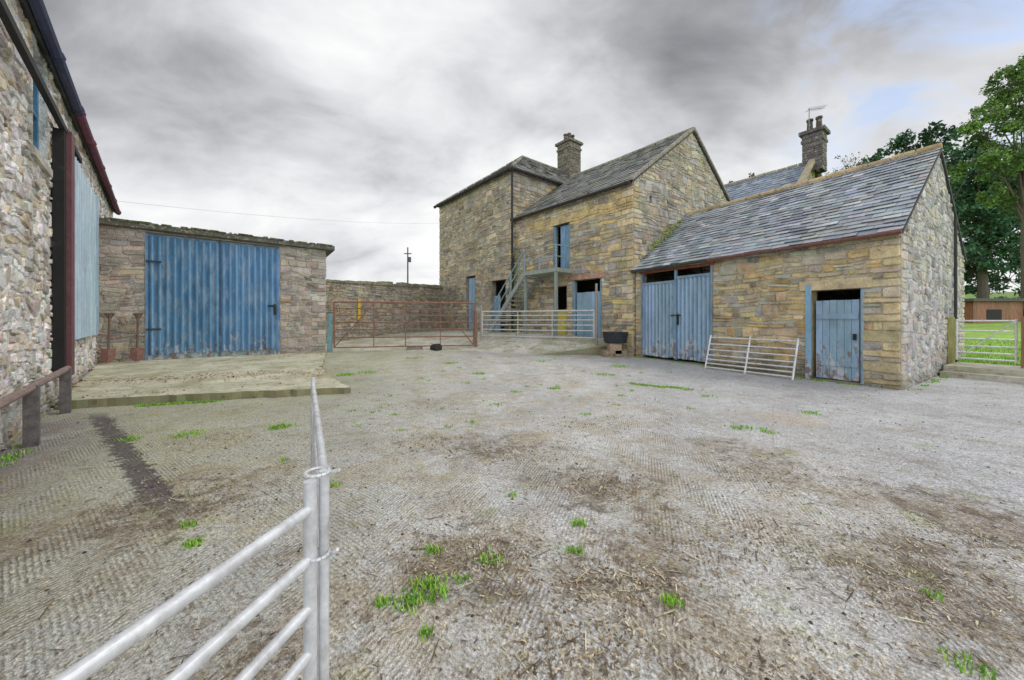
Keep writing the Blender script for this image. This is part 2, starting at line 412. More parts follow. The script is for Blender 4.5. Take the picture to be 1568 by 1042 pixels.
# external stair
oS=empty('external_staircase')
m=MB(); SC=(.33,.37,.33)
box(m,3.0,5.2,.11,1.2,3.62,3.80,SC,FB)
for s in (3.1,5.1): box(m,s-.05,s+.05,1.05,1.17,.6,3.62,(.28,.33,.30),FB)
n=13
for i in range(n):
    s=5.2+i*.215; z=3.60-i*.215
    box(m,s,s+.29,.2,1.15,z-.07,z,(.46,.45,.38),FB)
for d in (.16,1.19):
    a=V(FB(5.12,3.68,d));b=V(FB(8.05,.75,d)); t=V((nB[0],nB[1],0))*.035; h=V((0,0,.15))
    hexa(m,[a-t-h,b-t-h,b+t-h,a+t-h,a-t+h,b-t+h,b+t+h,a+t+h],(.30,.36,.34))
m.obj('treads_and_landing',M_wood,oS)
m=MB()
RC=(.28,.40,.46)
for zz in (.5,1.0):
    tube(m,FB(3.05,3.8+zz,1.15),FB(5.15,3.8+zz,1.15),.03,RC); tube(m,FB(3.05,3.8+zz,.1),FB(3.05,3.8+zz,1.15),.03,RC)
    tube(m,FB(5.15,3.8+zz,1.19),FB(8.05,.85+zz,1.19),.032,RC)
for s in (3.05,4.1,5.15): tube(m,FB(s,3.7,1.15),FB(s,4.82,1.15),.03,RC)
for s in (6.1,7.1,8.05): tube(m,FB(s,3.7-(s-5.15)*1.0,1.19),FB(s,4.82-(s-5.15)*1.017,1.19),.032,RC)
m.obj('handrail',M_rust,oS)

# ============================================================ C tall block
oC=empty('tall_stone_barn')
C0=(.02,19.75);uC=norm2(-.62,.78);nC=norm2(-.78,-.62);gC=norm2(.78,.62);LC=8.4;WC=14
FC=frame(C0,uC,nC)
def tC(s,z,c):
    k=1+.4*mn.noise((s*.45,z*.45,9)); return tuple(x*k for x in c)
m=MB()
stone_wall(m,FC,[(0,9.68),(LC,9.72)],-.1,[(.57,1.9,.75,3.75),(3.63,4.7,.7,4.25)],DRK+BRN[:4],(.39,.36,.28),ch=(.15,.28),cw=(.2,.6),quoin=BRN,tone=tC)
stone_wall(m,frame(C0,gC,norm2(.62,-.78)),[(0,9.68),(WC,9.7)],5,[],BRN,(.40,.37,.3),ch=(.18,.3),cw=(.25,.65),quoin=BRN)
C1=(C0[0]+uC[0]*LC,C0[1]+uC[1]*LC);C2=(C0[0]+gC[0]*WC,C0[1]+gC[1]*WC)
stone_wall(m,frame(C1,gC,norm2(-.62,.78)),[(0,9.7),(WC,9.7)],0,[],DRK,(.27,.24,.17),ch=(.35,.6),cw=(.4,.9))
stone_wall(m,frame(C2,uC,gC),[(0,9.7),(LC,9.7)],0,[],DRK,(.27,.24,.17),ch=(.35,.6),cw=(.4,.9))
m.obj('walls',M_stone,oC)
m=MB()
def gc(w,s,z): return (C0[0]+gC[0]*w+uC[0]*s,C0[1]+gC[1]*w+uC[1]*s,z)
o=.2
slates(m,gc(-o,-o,9.66),gc(WC+o,-o,9.66),gc(4.2,4.2,12.9),gc(WC-3,4.2,12.9),PB,.35,.45)
slates(m,gc(-o,LC+o,9.66),gc(-o,-o,9.66),gc(4.2,4.2,12.9),gc(4.2,4.2,12.9),PB,.35,.45)
slates(m,gc(WC+o,LC+o,9.66),gc(-o,LC+o,9.66),gc(WC-3,4.2,12.9),gc(4.2,4.2,12.9),PB,.4,.5)
slates(m,gc(WC+o,-o,9.66),gc(WC+o,LC+o,9.66),gc(WC-3,4.2,12.9),gc(WC-3,4.2,12.9),PB,.4,.5)
m.obj('roof',M_slate,oC)
m=MB()
ridge_tiles(m,gc(4.2,4.2,12.93),gc(WC-3,4.2,12.93),.12,(.25,.24,.2),.6)
ridge_tiles(m,gc(-o,-o,9.72),gc(4.2,4.2,12.93),.09,(.25,.24,.2),.6)
ridge_tiles(m,gc(-o,LC+o,9.72),gc(4.2,4.2,12.93),.09,(.25,.24,.2),.6)
m.obj('ridge_tiles',M_stone,oC)
m=MB()
gutter(m,gc(-.28,-.2,9.56),gc(-.28,LC+.2,9.6),.085,(.03,.028,.028)); gutter(m,gc(-.2,-.28,9.56),gc(6,-.28,9.58),.085,(.03,.028,.028))
tube(m,gc(-.1,-.1,9.5),gc(-.1,-.1,1),.06,(.04,.04,.04))
m.obj('gutter',M_plain,oC)
m=MB()
box(m,.4,2.1,-.05,.06,3.75,3.98,(.44,.38,.28),FC);box(m,3.4,4.9,-.05,.06,4.25,4.5,(.46,.38,.26),FC)
m.obj('lintels',M_stone,oC)
m=MB()
planks(m,FC,3.7,4.64,.75,4.15,-.12,(.24,.37,.50),.17)
planks(m,FC,1.25,1.86,.8,2.9,-.12,(.2,.32,.46),.17); box(m,.57,.65,-.2,-.05,.75,3.75,(.2,.32,.46),FC)
m.obj('doors',M_blue,oC)

def chimney(name,x,y,z0,z1,w,pots,col,u=(1,0),n=(0,-1)):
    o=empty(name); F=frame((x,y),u,n); m=MB(); h=w/2
    for (uu,nn) in ((u,n),((-u[0],-u[1]),(-n[0],-n[1])),(n,(-u[0],-u[1])),((-n[0],-n[1]),u)):
        P=(x+nn[0]*h-uu[0]*h,y+nn[1]*h-uu[1]*h)
        stone_wall(m,frame(P,uu,nn),[(0,z1),(w,z1)],z0,[],[col,jit(col,.2),jit(col,.2)],tuple(c*.8 for c in col),ch=(.2,.28),cw=(.3,.6),rub=.4)
    box(m,-h-.06,h+.06,-h-.06,h+.06,z1-.45,z1-.3,col,F); box(m,-h-.14,h+.14,-h-.14,h+.14,z1,z1+.18,tuple(c*.8 for c in col),F)
    m.obj('stack',M_stone,o); m=MB()
    for s in pots:
        p=V(F(s,z1+.18)); hh=ru(.55,.8)
        tube(m,p,p+V((0,0,hh)),.15,(.10,.08,.07),10,.12); tube(m,p+V((0,0,hh-.1)),p+V((0,0,hh)),.16,(.10,.08,.07),10)
    m.obj('pots',M_stone,o); return o
chimney('chimney_stack',4.4,28.2,10.5,14.9,1.25,(-.4,0,.4),(.18,.16,.13),gC,norm2(.62,-.78))

# ============================================================ D farmhouse behind
oD=empty('farmhouse')
D0=V((16.5,20.0,0)); uD=norm2(-.6,.8); nD=norm2(-.8,-.6); LD=11;HW=3.5
def gd(s,d,z): return (D0.x+uD[0]*s+nD[0]*d,D0.y+uD[1]*s+nD[1]*d,z)
m=MB()
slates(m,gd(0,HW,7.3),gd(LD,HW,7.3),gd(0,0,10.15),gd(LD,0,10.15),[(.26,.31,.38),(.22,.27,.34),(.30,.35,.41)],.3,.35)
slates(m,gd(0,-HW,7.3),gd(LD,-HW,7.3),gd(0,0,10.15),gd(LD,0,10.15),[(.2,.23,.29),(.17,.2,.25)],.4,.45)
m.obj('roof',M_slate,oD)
m=MB()
P=gd(.1,HW,0)[:2]
stone_wall(m,frame(P,(-nD[0],-nD[1]),(-uD[0],-uD[1])),[(0,7.25),(HW,10.1),(2*HW,7.25)],0,[],BRN,(.33,.3,.24),ch=(.2,.35),cw=(.3,.6))
stone_wall(m,frame(gd(.1,HW-.1,0)[:2],uD,nD),[(0,7.25),(LD,7.25)],0,[],BRN,(.33,.3,.24),ch=(.3,.5),cw=(.4,.8))
for sg in (1,-1):
    a=V(gd(0,sg*(HW+.2),7.25));b=V(gd(0,0,10.35)); w=V((uD[0],uD[1],0))*.14;up=V((0,0,.11))
    hexa(m,[a-w-up,b-w-up,b+w-up,a+w-up,a-w+up,b-w+up,b+w+up,a+w+up],(.42,.36,.26))
m.obj('walls',M_stone,oD)
m=MB(); ridge_tiles(m,gd(.2,0,10.2),gd(LD,0,10.2),.1,(.42,.38,.3),.5); m.obj('ridge_tiles',M_stone,oD)
chimney('chimney_stack.001',16.62,20.1,9.6,11.65,.85,(-.2,.2),(.15,.135,.13),uD,nD)
m=MB(); AL=(.25,.25,.25)
tube(m,(16.25,20,11.4),(16.25,20,13.1),.02,AL); tube(m,(16.2,20,13.0),(17.2,20.1,13.15),.012,AL)
for i in range(8): 
    x=16.25+i*.12; tube(m,(x,19.8,13.02+i*.02),(x,20.3,13.02+i*.02),.008,AL)
m.obj('tv_aerial',M_galv)

# ============================================================ E corrugated-door shed
oE=empty('cattle_shed')
E0=(-12.0,10.64);uE=norm2(.75,.66);nE=norm2(.66,-.75);LE=6.05
FE=frame(E0,uE,nE)
m=MB()
stone_wall(m,FE,[(-1.2,4.3),(LE,4.3)],-.1,[(.94,4.48,-.1,4.22)],SHD,(.58,.54,.48),ch=(.11,.25),cw=(.15,.5),quoin=SHD[2:4]+[(.54,.49,.42)],ql=False,rub=1.3)
E1=(E0[0]+uE[0]*LE,E0[1]+uE[1]*LE); nn=(-nE[0],-nE[1])
stone_wall(m,frame(E1,nn,uE),[(0,4.3),(5,3.7)],-.1,[],SHD,(.36,.31,.25))
m.obj('walls',M_stone,oE)
m=MB()
hexa(m,[FE(-1.3,4.3,.22),FE(LE+.28,4.3,.22),FE(LE+.28,3.7,-5.2),FE(-1.3,3.7,-5.2),FE(-1.3,4.46,.22),FE(LE+.28,4.46,.22),FE(LE+.28,3.86,-5.2),FE(-1.3,3.86,-5.2)],(.11,.11,.09))
for i in range(60):
    s=ru(-1,LE+.2); box(m,s,s+ru(.05,.3),.1,.235,4.44,4.46+ru(.01,.05),(.12,.15,.06),FE)
m.obj('roof',M_stone,oE)
m=MB()
SB=(.15,.31,.52)
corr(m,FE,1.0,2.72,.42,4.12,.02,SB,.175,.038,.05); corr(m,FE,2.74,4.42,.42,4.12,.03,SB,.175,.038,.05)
box(m,.94,1.0,-.1,.03,.2,4.2,(.10,.24,.44),FE); box(m,4.42,4.48,-.1,.03,.2,4.2,(.10,.24,.44),FE)
box(m,1.0,4.42,-.06,-.025,.2,.46,(.22,.3,.32),FE); box(m,1.0,4.42,-.06,-.025,4.1,4.2,(.1,.2,.33),FE); box(m,2.70,2.76,-.06,.0,.3,4.2,(.03,.06,.1),FE)
m.obj('doors',M_blue,oE)
m=MB()
box(m,4.1,4.3,.07,.1,2.0,2.06,(.02,.02,.02),FE); box(m,4.28,4.34,.07,.1,1.7,2.1,(.02,.02,.02),FE)
box(m,.96,1.3,.07,.09,3.3,3.36,(.03,.05,.09),FE);box(m,.96,1.3,.07,.09,1.2,1.26,(.03,.05,.09),FE)
box(m,4.48,4.85,.03,.07,2.2,2.3,(.40,.25,.15),FE)
m.obj('hinges',M_plain,oE)

# ============================================================ F left barn
oF=empty('stone_barn')
F0=(-12.3,10.85);uF=norm2(.693,-.721);nF=norm2(.721,.693)
FF=frame(F0,uF,nF)
m=MB()
stone_wall(m,FF,[(-4.4,5.68),(15,5.68)],-.2,[(2.3,6.3,-.2,4.7),(6.85,7.8,4.0,5.5)],BARN,(.84,.83,.81),ch=(.09,.2),cw=(.10,.36),proud=(.006,.04),rub=1.6)
m.obj('walls',M_stone,oF)
m=MB()
def gf(s,d,z): return FF(s,z,d)
slates(m,gf(-4.5,.12,5.7),gf(15,.12,5.7),gf(-4.5,-4,8.5),gf(15,-4,8.5),PB,.45,.5)
slates(m,gf(-4.5,-8,5.7),gf(15,-8,5.7),gf(-4.5,-4,8.5),gf(15,-4,8.5),PB,.6,.7)
m.obj('roof',M_slate,oF)
m=MB()
stone_wall(m,frame(FF(-4.4,0,0)[:2],(-nF[0],-nF[1]),(-uF[0],-uF[1])),[(0,5.6),(4,8.4),(8,5.6)],-.2,[],BARN,(.5,.47,.42),ch=(.3,.4),cw=(.3,.7))
m.obj('end_wall',M_stone,oF)
m=MB()
gutter(m,FF(-4.5,5.66,.17),FF(5,5.7,.17),.075,(.17,.05,.09)); gutter(m,FF(5,5.7,.17),FF(15,5.72,.17),.075,(.05,.06,.13))
m.obj('gutter',M_plain,oF)
m=MB()
box(m,4.6,15,.1,.17,4.80,4.90,(.02,.02,.022),FF)
box(m,6.32,6.5,.03,.16,.55,4.8,(.012,.012,.013),FF); box(m,6.0,6.32,.03,.22,.55,4.85,(.17,.07,.08),FF)
m.obj('door_track',M_plain,oF)
m=MB()
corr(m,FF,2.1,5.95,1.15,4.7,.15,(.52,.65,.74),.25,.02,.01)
box(m,2.1,2.2,.1,.2,1.15,4.7,(.4,.5,.58),FF)
m.obj('sliding_door',M_blue,oF)
m=MB()
stone_wall(m,frame(FF(2.3,0,-.02)[:2],uF,nF),[(0,1.2),(3.7,1.2)],-.2,[],BARN,(.6,.57,.52),ch=(.1,.2),cw=(.14,.4)); m.obj('door_plinth',M_stone,oF)
m=MB()
for a,b,c,d in ((6.85,6.95,4.0,5.5),(7.7,7.8,4.0,5.5),(6.95,7.7,4.0,4.1),(6.95,7.7,5.4,5.5),(7.28,7.35,4.1,5.4),(6.95,7.7,4.72,4.78)):
    box(m,a,b,-.15,-.06,c,d,(.08,.24,.40),FF)
m.face([FF(6.88,4.05,-.12),FF(7.78,4.05,-.12),FF(7.78,5.45,-.12),FF(6.88,5.45,-.12)],(.05,.08,.11))
m.obj('window',M_plain,oF)
m=MB(); box(m,6.75,7.95,-.03,.07,3.88,4.0,(.66,.62,.55),FF); m.obj('window_sill',M_stone,oF)
m=MB()
tube(m,FF(6.7,.72,.22),FF(15,.72,.22),.045,(.26,.19,.17))
for s in (6.9,9.1,11.6): box(m,s-.05,s+.05,.16,.28,-.05,.74,(.15,.14,.14),FF)
m.obj('guard_rail',M_rust)

# ============================================================ walls
oW=MB(); a=(-9.2,16.8);b=(-4.9,26.3); u=norm2(b[0]-a[0],b[1]-a[1]); L=math.hypot(b[0]-a[0],b[1]-a[1]); n=norm2(u[1],-u[0])
Fw=frame(a,u,n)
stone_wall(oW,Fw,[(0,3.3),(L,3.75)],0,[],DRK+SHD[:3],(.31,.28,.23),ch=(.12,.22),cw=(.18,.45),rub=1.3)
for i in range(26):
    s=i*L/26; z=3.3+.45*s/L
    box(oW,s+.01,s+L/26-.01,-.45,.06,z,z+ru(.08,.24),jit((.24,.24,.16),.2),Fw)
oW.face([Fw(0,0,-.4),Fw(L,0,-.4),Fw(L,3.75,-.4),Fw(0,3.3,-.4)],(.25,.22,.18))
oW.obj('stone_boundary_wall',M_stone)
m=MB(); g0=ga(4.84,0,0)
dr=norm2(.505,-.863); nr=norm2(-.863,-.505)
Fr=frame(g0[:2],dr,nr)
stone_wall(m,Fr,[(1.5,1.5),(6,1.5)],-.1,[],SHD,(.35,.3,.25))
stone_wall(m,frame(Fr(1.5,0,0)[:2],(-nr[0],-nr[1]),(-dr[0],-dr[1])),[(0,1.5),(.4,1.5)],-.1,[],SHD,(.35,.3,.25))
for i in range(12): box(m,1.45+i*.38,1.45+i*.38+.36,-.45,.07,1.5,1.5+ru(.1,.2),jit((.3,.27,.22),.2),Fr)
m.obj('stone_garden_wall',M_stone)

# ============================================================ ground
def sm(t): t=max(0,min(1,t)); return t*t*(3-2*t)
def yz(x,y):
    t=sm((y-8)/6); k=sm((x+2)/6); return t*(.2*(1-k)+.08*k)+.012*mn.noise((x*.6,y*.6,0))+.006*mn.noise((x*2.3,y*2.3,4))
m=MB(); nx,ny=240,200; X0,X1,Y0,Y1=-20,16,-6,24
me_v=[];fs=[]
for j in range(ny+1):
    for i in range(nx+1):
        x=X0+(X1-X0)*i/nx;y=Y0+(Y1-Y0)*j/ny; me_v.append((x,y,yz(x,y)))
for j in range(ny):
    for i in range(nx): a=j*(nx+1)+i; fs.append((a,a+1,a+nx+2,a+nx+1))
m.add(me_v,fs,(.45,.43,.38))
gm,nt,b=nodes('tamped_concrete_yard'); N=NT(nt)
pos=N.n('ShaderNodeNewGeometry').outputs['Position']; sp=N.n('ShaderNodeSeparateXYZ'); N.L(pos,sp.inputs[0])
X,Y=sp.outputs[0],sp.outputs[1]
M=lambda a,b: N.math('MULTIPLY',a,b)
nbig=N.noise(pos,.45,4,.6); nmid=N.noise(pos,1.7,6,.68,.6); nf=N.noise(pos,9,5,.7); nsp=N.noise(pos,42,3,.75); nsp2=N.noise(N.mapping(pos,(1.3,1,1),(0,0,.7)),120,1,.7)
c=N.mix(N.mr(nmid,.44,.62),(.70,.70,.68),(.60,.54,.43))
c=N.mix(N.mr(nbig,.42,.62,0,.6),c,(.58,.59,.60))
left=N.mr(X,-4.5,-.6,1,0)
c=N.mix(M(left,N.mr(nf,.35,.62,.3,.8)),c,(.43,.44,.26))
pl=M(N.mr(N.math('ADD',X,M(Y,.75)),-2.6,-1.3,1,0),N.mr(Y,5.2,6.4,1,0))
c=N.mix(M(pl,N.mr(nmid,.36,.52,.3,.95)),c,(.26,.23,.245))
c=N.mix(M(N.mr(X,1.2,5,0,1),N.mr(nmid,.4,.6,.3,.75)),c,(.62,.64,.70))
mask=None
for (cx,cy,r) in ((.85,3.4,1.1),(.7,2.2,.8),(2.5,2.2,1.0),(3.6,2.9,1.1),(-.3,2.3,.8),(-.2,4.4,.9),(-2.8,3.0,1.2),(2.6,4.2,.9),(-1.2,1.6,.6)):
    dn=N.n('ShaderNodeVectorMath',operation='DISTANCE'); N.L(N.mapping(pos,(1,1,0)),dn.inputs[0]); dn.inputs[1].default_value=(cx,cy,0)
    q=N.mr(dn.outputs['Value'],0,r,.17,0)
    mask=q if mask is None else N.math('MAXIMUM',mask,q)
near=N.mr(Y,2.5,10,1,.5)
sn=N.math('ADD',N.noise(pos,1.3,7,.78,.5),mask)
soil=M(N.mr(sn,.52,.66),N.mr(nf,.36,.54))
c=N.mix(M(M(soil,near),.8),c,(.30,.24,.165))
mn_=N.math('ADD',N.noise(N.mapping(pos,(1,1,1),(0,0,0),(4,9,0)),4.2,7,.82,.3),mask)
mud=N.mr(mn_,.60,.70)
c=N.mix(M(M(mud,near),.8),c,(.14,.105,.07))
st=N.mr(N.noise(N.mapping(pos,(1,1,1),(0,0,.4)),9,6,.8,1.0),.55,.62)
c=N.mix(M(st,M(near,.6)),c,(.26,.20,.13))
c=N.mix(M(N.mr(N.noise(pos,2.3,6,.7),.56,.68),.55),c,(.37,.40,.17))
ln=N.math('ADD',N.math('ADD',M(X,.603),M(Y,.799)),-.686)
ln=N.math('ABSOLUTE',N.math('ADD',ln,M(N.math('ADD',nf,-.5),.5)))
rut=M(M(N.mr(ln,.06,.11,1,0),N.mr(Y,2.8,3.2,0,1)),N.mr(Y,5.7,6.1,1,0)); rut=M(rut,N.mr(nmid,.3,.45,.5,1))
c=N.mix(M(rut,.9),c,(.11,.09,.10))
dn=N.n('ShaderNodeVectorMath',operation='DISTANCE'); N.L(N.mapping(pos,(1,1,0),(0,0,0)),dn.inputs[0]); dn.inputs[1].default_value=(4.3,5.7,0)
c=N.mix(M(N.mr(N.math('ADD',dn.outputs['Value'],M(nf,1.2)),.95,1.15,1,0),.7),c,(.70,.62,.53))
c=N.scale(c,N.mr(nsp,.32,.68,.50,1.38)); c=N.scale(c,N.mr(nsp2,.3,.7,.68,1.28)); c=N.scale(c,N.mr(nf,.3,.7,.82,1.12))
def wave(rot,sc):
    w=N.n('ShaderNodeTexWave',wave_type='BANDS'); N.L(N.mapping(pos,(1,1,1),(0,0,rot)),w.inputs[0]); w.inputs['Scale'].default_value=sc
    w.inputs['Distortion'].default_value=3.0; w.inputs['Detail'].default_value=2; w.inputs['Detail Scale'].default_value=3.5; return w.outputs['Fac']
w1=wave(.35,11); w2=wave(-.95,11)
rr_=N.n('ShaderNodeSeparateXYZ'); N.L(N.mapping(pos,(1,1,1),(0,0,-.3)),rr_.inputs[0])
saw=N.math('PINGPONG',rr_.outputs[0],.32)
ws=N.mix(N.mr(saw,.15,.17),w1,w2)
wm=N.mr(N.noise(pos,.8,4,.7),.36,.6,.2,1)
c=N.mix(M(wm,N.mr(ws,.2,.6,.36,0)),c,(.15,.14,.13))
br=N.n('ShaderNodeTexBrick'); N.L(N.mapping(pos,(1,1,1),(0,0,.62)),br.inputs['Vector']); br.inputs['Scale'].default_value=1; br.inputs['Brick Width'].default_value=5.3
br.inputs['Row Height'].default_value=4.1; br.inputs['Mortar Size'].default_value=.014; br.offset=.3
jn=M(br.outputs['Fac'],N.mr(nf,.45,.6,0,.45)); c=N.mix(jn,c,(.2,.17,.12))
c=N.sat(c,1.1,1.02)
N.L(c,b.inputs['Base Color']); b.inputs['Roughness'].default_value=.92
h=N.math('ADD',M(M(ws,wm),.4),N.math('ADD',M(nsp,.9),N.math('ADD',M(nf,.8),M(rut,-1.5))))
N.bump(h,.85,.026,b)
m.obj('farmyard_ground',gm,smooth=True)

gr=mat('pasture',.9,nscale=.8,namt=.25,bscale=8,bamt=.3,stains=[((.22,.28,.07),.5,.45,.65,.6),((.12,.22,.03),4,.5,.6,.5)])
m=MB(); G=(.13,.25,.04)
def lz(x,y):
    r=math.hypot(x,y); z=-.06
    if x>13 : z+= 1.0*sm((y-12)/14)*sm((x-13)/3)+ 1.5*sm((y-26)/60)*sm((x-14)/5)
    z+= 26*sm((r-140)/300)*(.8+.3*mn.noise((x*.006,y*.006,0)))*(1 if y>0 else .4)
    return z
pts=[];fs=[];n=96;rr=[0.5,8,12,15,18,21,25,30,38,48,60,80,110,150,200,270,350,450,700,1500,3000]
for r in rr:
    for k in range(n):
        a=2*math.pi*k/n; x,y=r*math.cos(a),r*math.sin(a); pts.append((x,y,lz(x,y)))
for i in range(len(rr)-1):
    for k in range(n): fs.append((i*n+k,i*n+(k+1)%n,(i+1)*n+(k+1)%n,(i+1)*n+k))
m.add(pts,fs,G); m.obj('ground',gr,smooth=True)
m=MB(); pts=[];fs=[];NN=30
def fz(x,y,w): return .26+.045*max(0,w-6)+.05*mn.noise((x*.5,y*.5,0))
for j in range(NN+1):
    for i in range(NN+1):
        w=5.4+i*i*.075; s=-3+j*1.2
        x=A0[0]+gA[0]*w+dr[0]*s; y=A0[1]+gA[1]*w+dr[1]*s
        pts.append((x,y,fz(x,y,w)))
for j in range(NN):
    for i in range(NN): a=j*(NN+1)+i; fs.append((a,a+1,a+NN+2,a+NN+1))
m.add(pts,fs,(.30,.52,.07)); m.obj('grass_field',gr,smooth=True)

front=[(-9.4,15.2,.2),(-5,15.2,.2),(-1.6,15.3,.16),(-.3,14.3,.10),(.7,14.35,.10),(2.4,14.7,.30),(4.3,15.0,.52)]
back=[(-10,30,.7),(-7.5,29,.7),(-4.5,25.5,.75),(-2.5,23,.8),(-.3,20.1,.84),(1.2,18.5,.88),(3.9,15.4,.72)]
m=MB(); pts=[];fs=[];nj=10;ni=len(front)
for i in range(ni):
    for j in range(nj+1):
        t=j/nj; a=V(front[i]);b2=V(back[i]); p=a.lerp(b2,t); p.z=a.z+(b2.z-a.z)*min(1,t*2.2) ; pts.append(p)
for i in range(ni-1):
    for j in range(nj): a=i*(nj+1)+j; fs.append((a,a+1,a+nj+2,a+nj+1))
m.add(pts,fs,(.62,.60,.52))
for p,q in zip(front,front[1:]): m.face([p,q,(q[0],q[1],-.1),(p[0],p[1],-.1)],(.28,.28,.2))
m.obj('concrete_ramp',M_conc)
m=MB()
top=[(-7.75,6.25,.15),(-5.6,6.95,.145),(-3.35,7.6,.13),(-4.2,8.6,.15),(-5.3,10.2,.2),(-7.3,14.4,.26),(-12.3,10.9,.28)]
q=top+[top[0]]; rim=[]
for p,r_ in zip(q,q[1:]):
    n_=max(1,int(math.hypot(p[0]-r_[0],p[1]-r_[1])/.12)); d=norm2(r_[0]-p[0],r_[1]-p[1])
    for i in range(n_):
        a=V(p).lerp(V(r_),i/n_); o1=(0 if i==0 else ru(-.045,.015)-(.07 if R()<.08 else 0)); rim.append(V((a.x+d[1]*o1,a.y-d[0]*o1,a.z)))
m.face(rim,(.60,.58,.45))
for a,b2 in zip(rim,rim[1:]+rim[:1]):
    m.face([a,b2,(b2.x,b2.y-.01,-.05),(a.x,a.y-.01,-.05)],jit((.30,.29,.18),.25))
m.obj('concrete_apron',M_conc)
m=MB()
Fs=frame(ga(3.5,0,0)[:2],dr,nr)
box(m,.06,5,-1.9,0,-.05,.15,(.56,.54,.48),Fs); box(m,.06,5,-1.95,-.35,.15,.29,(.58,.56,.49),Fs)
m.obj('concrete_steps',M_conc)

# ============================================================ gates
def gate(F,s0,s1,z0,z1,rails,col,r=.022,braces=()):
    m=MB(); n=rails
    for i in range(n):
        t=i/(n-1); z=z0+(z1-z0)*(t**.85)
        mid=(s0+s1)/2; sg=ru(-.015,.01)
        tube(m,F(s0,z),F(mid,z+sg,ru(-.02,.02)),r*(1.15 if i==n-1 else .85),col); tube(m,F(mid,z+sg),F(s1,z),r*(1.15 if i==n-1 else .85),col)
    for s in (s0,s1): tube(m,F(s,z0-.02),F(s,z1+.02),r*1.2,col)
    for s in braces: box(m,s-.02,s+.02,-.012,.012,z0,z1,col,F)
    return m
g0=(-7.35,14.9);g1=(-1.7,16.2);u=norm2(g1[0]-g0[0],g1[1]-g0[1]);n_=norm2(u[1],-u[0]);L=math.hypot(g1[0]-g0[0],g1[1]-g0[1])
F=frame(g0,u,n_); RC=(.29,.15,.11)
m=gate(F,.1,L,.38,2.25,7,RC,.03,braces=(L*.28,L*.5,L*.75))
tube(m,F(.1,.4),F(L*.28,2.2),.02,RC);tube(m,F(L,.4),F(L*.75,2.2),.02,RC)
m.obj('rusty_field_gate',M_rust)
m=MB(); box(m,-.15,.02,-.08,.08,-.1,1.75,(.22,.40,.42),F); m.obj('gate_post',M_plain)
m=MB(); box(m,L+.05,L+.16,-.06,.06,-.1,1.9,(.27,.15,.11),F); m.obj('gate_post.001',M_rust)
g0=(-1.45,17.3);g1=(3.45,14.95);u=norm2(g1[0]-g0[0],g1[1]-g0[1]);n_=norm2(u[1],-u[0]);L=math.hypot(g1[0]-g0[0],g1[1]-g0[1])
F=frame(g0,u,n_)
m=gate(F,.05,L-.1,.78,1.9,6,(.62,.63,.64),.03,braces=(L*.35,L*.65))
tube(m,F(0,.3),F(0,2.2),.045,(.45,.42,.4)); tube(m,F(L,.4),F(L,3.0),.05,(.38,.32,.3))
m.obj('galvanised_field_gate',M_galv)
m=MB(); CH=(.74,.75,.76)
def FH(s,z,d=0): return FA(s,z+.03,.55-z*.3+d)
for z in (.05,.17,.29,.42,.58,.75,.95): tube(m,FH(1.8,z),FH(4.1,z),.022,CH)
for s in (1.8,2.95,4.1): tube(m,FH(s,-.02),FH(s,1.02),.026,CH)
m.obj('sheep_hurdle',M_galv)
Fq=frame(ga(4.84,0,0)[:2],dr,nr)
m=MB()
for z in (.45,.62,.8,1.0,1.22,1.5): tube(m,Fq(.18,z),Fq(1.18,z),.022,CH)
for s in (.18,1.18): tube(m,Fq(s,.4),Fq(s,1.55),.026,CH)
tube(m,Fq(.18,.45),Fq(1.18,1.5),.018,CH)
m.obj('pedestrian_gate',M_galv)
m=MB(); box(m,.03,.14,-.07,.07,0,1.6,(.36,.35,.13),Fq); m.obj('timber_gate_post',M_wood)
m=MB(); box(m,1.26,1.40,-.08,.08,0,1.62,(.28,.15,.09),Fq); m.obj('timber_gate_post.001',M_wood)
m=MB(); CG=(.68,.70,.73)
P0=V((-.585,1.06,0)); d=V((-.177,-.984,0)).normalized()
RZ=(1.0,.855,.715,.585,.46,.34)
for z in RZ: tube(m,P0+V((0,0,z)),P0+d*2.6+V((0,0,z)),.015,CG,24)
tube(m,P0+V((0,0,.0)),P0+V((0,0,1.08)),.018,CG,24)
tube(m,P0+d*2.6,P0+d*2.6+V((0,0,1.08)),.02,CG,20)
m.obj('foreground_steel_gate',M_galv)
m=MB(); Q0=V((-.56,1.09,0)); Q1=V((-1.36,2.5,0)); dq=(Q1-Q0)
for z in (1.09,.93,.77,.61,.45,.3): tube(m,Q0+V((0,0,z)),Q1+V((0,0,z)),.014,CG,16)
for t in (0,1,.5): tube(m,Q0+dq*t+V((0,0,.02)),Q0+dq*t+V((0,0,1.1+(.05 if t==1 else 0))),.014,CG,20)
for z in (1.10,.86): 
    c0=Q0+V((-.012,-.015,z))
    for k in range(16):
        a=2*math.pi*k/16;a2=2*math.pi*(k+1)/16
        tube(m,c0+V((.032*math.cos(a),.032*math.sin(a),0)),c0+V((.032*math.cos(a2),.032*math.sin(a2),.0)),.005,CG,6)
tube(m,Q0+V((.01,0,1.09)),Q0+V((.05,-.01,1.105)),.006,CG,6); tube(m,Q0+V((.01,0,.84)),Q0+V((.045,-.01,.87)),.006,CG,6)
m.obj('foreground_sheep_hurdle',M_galv)

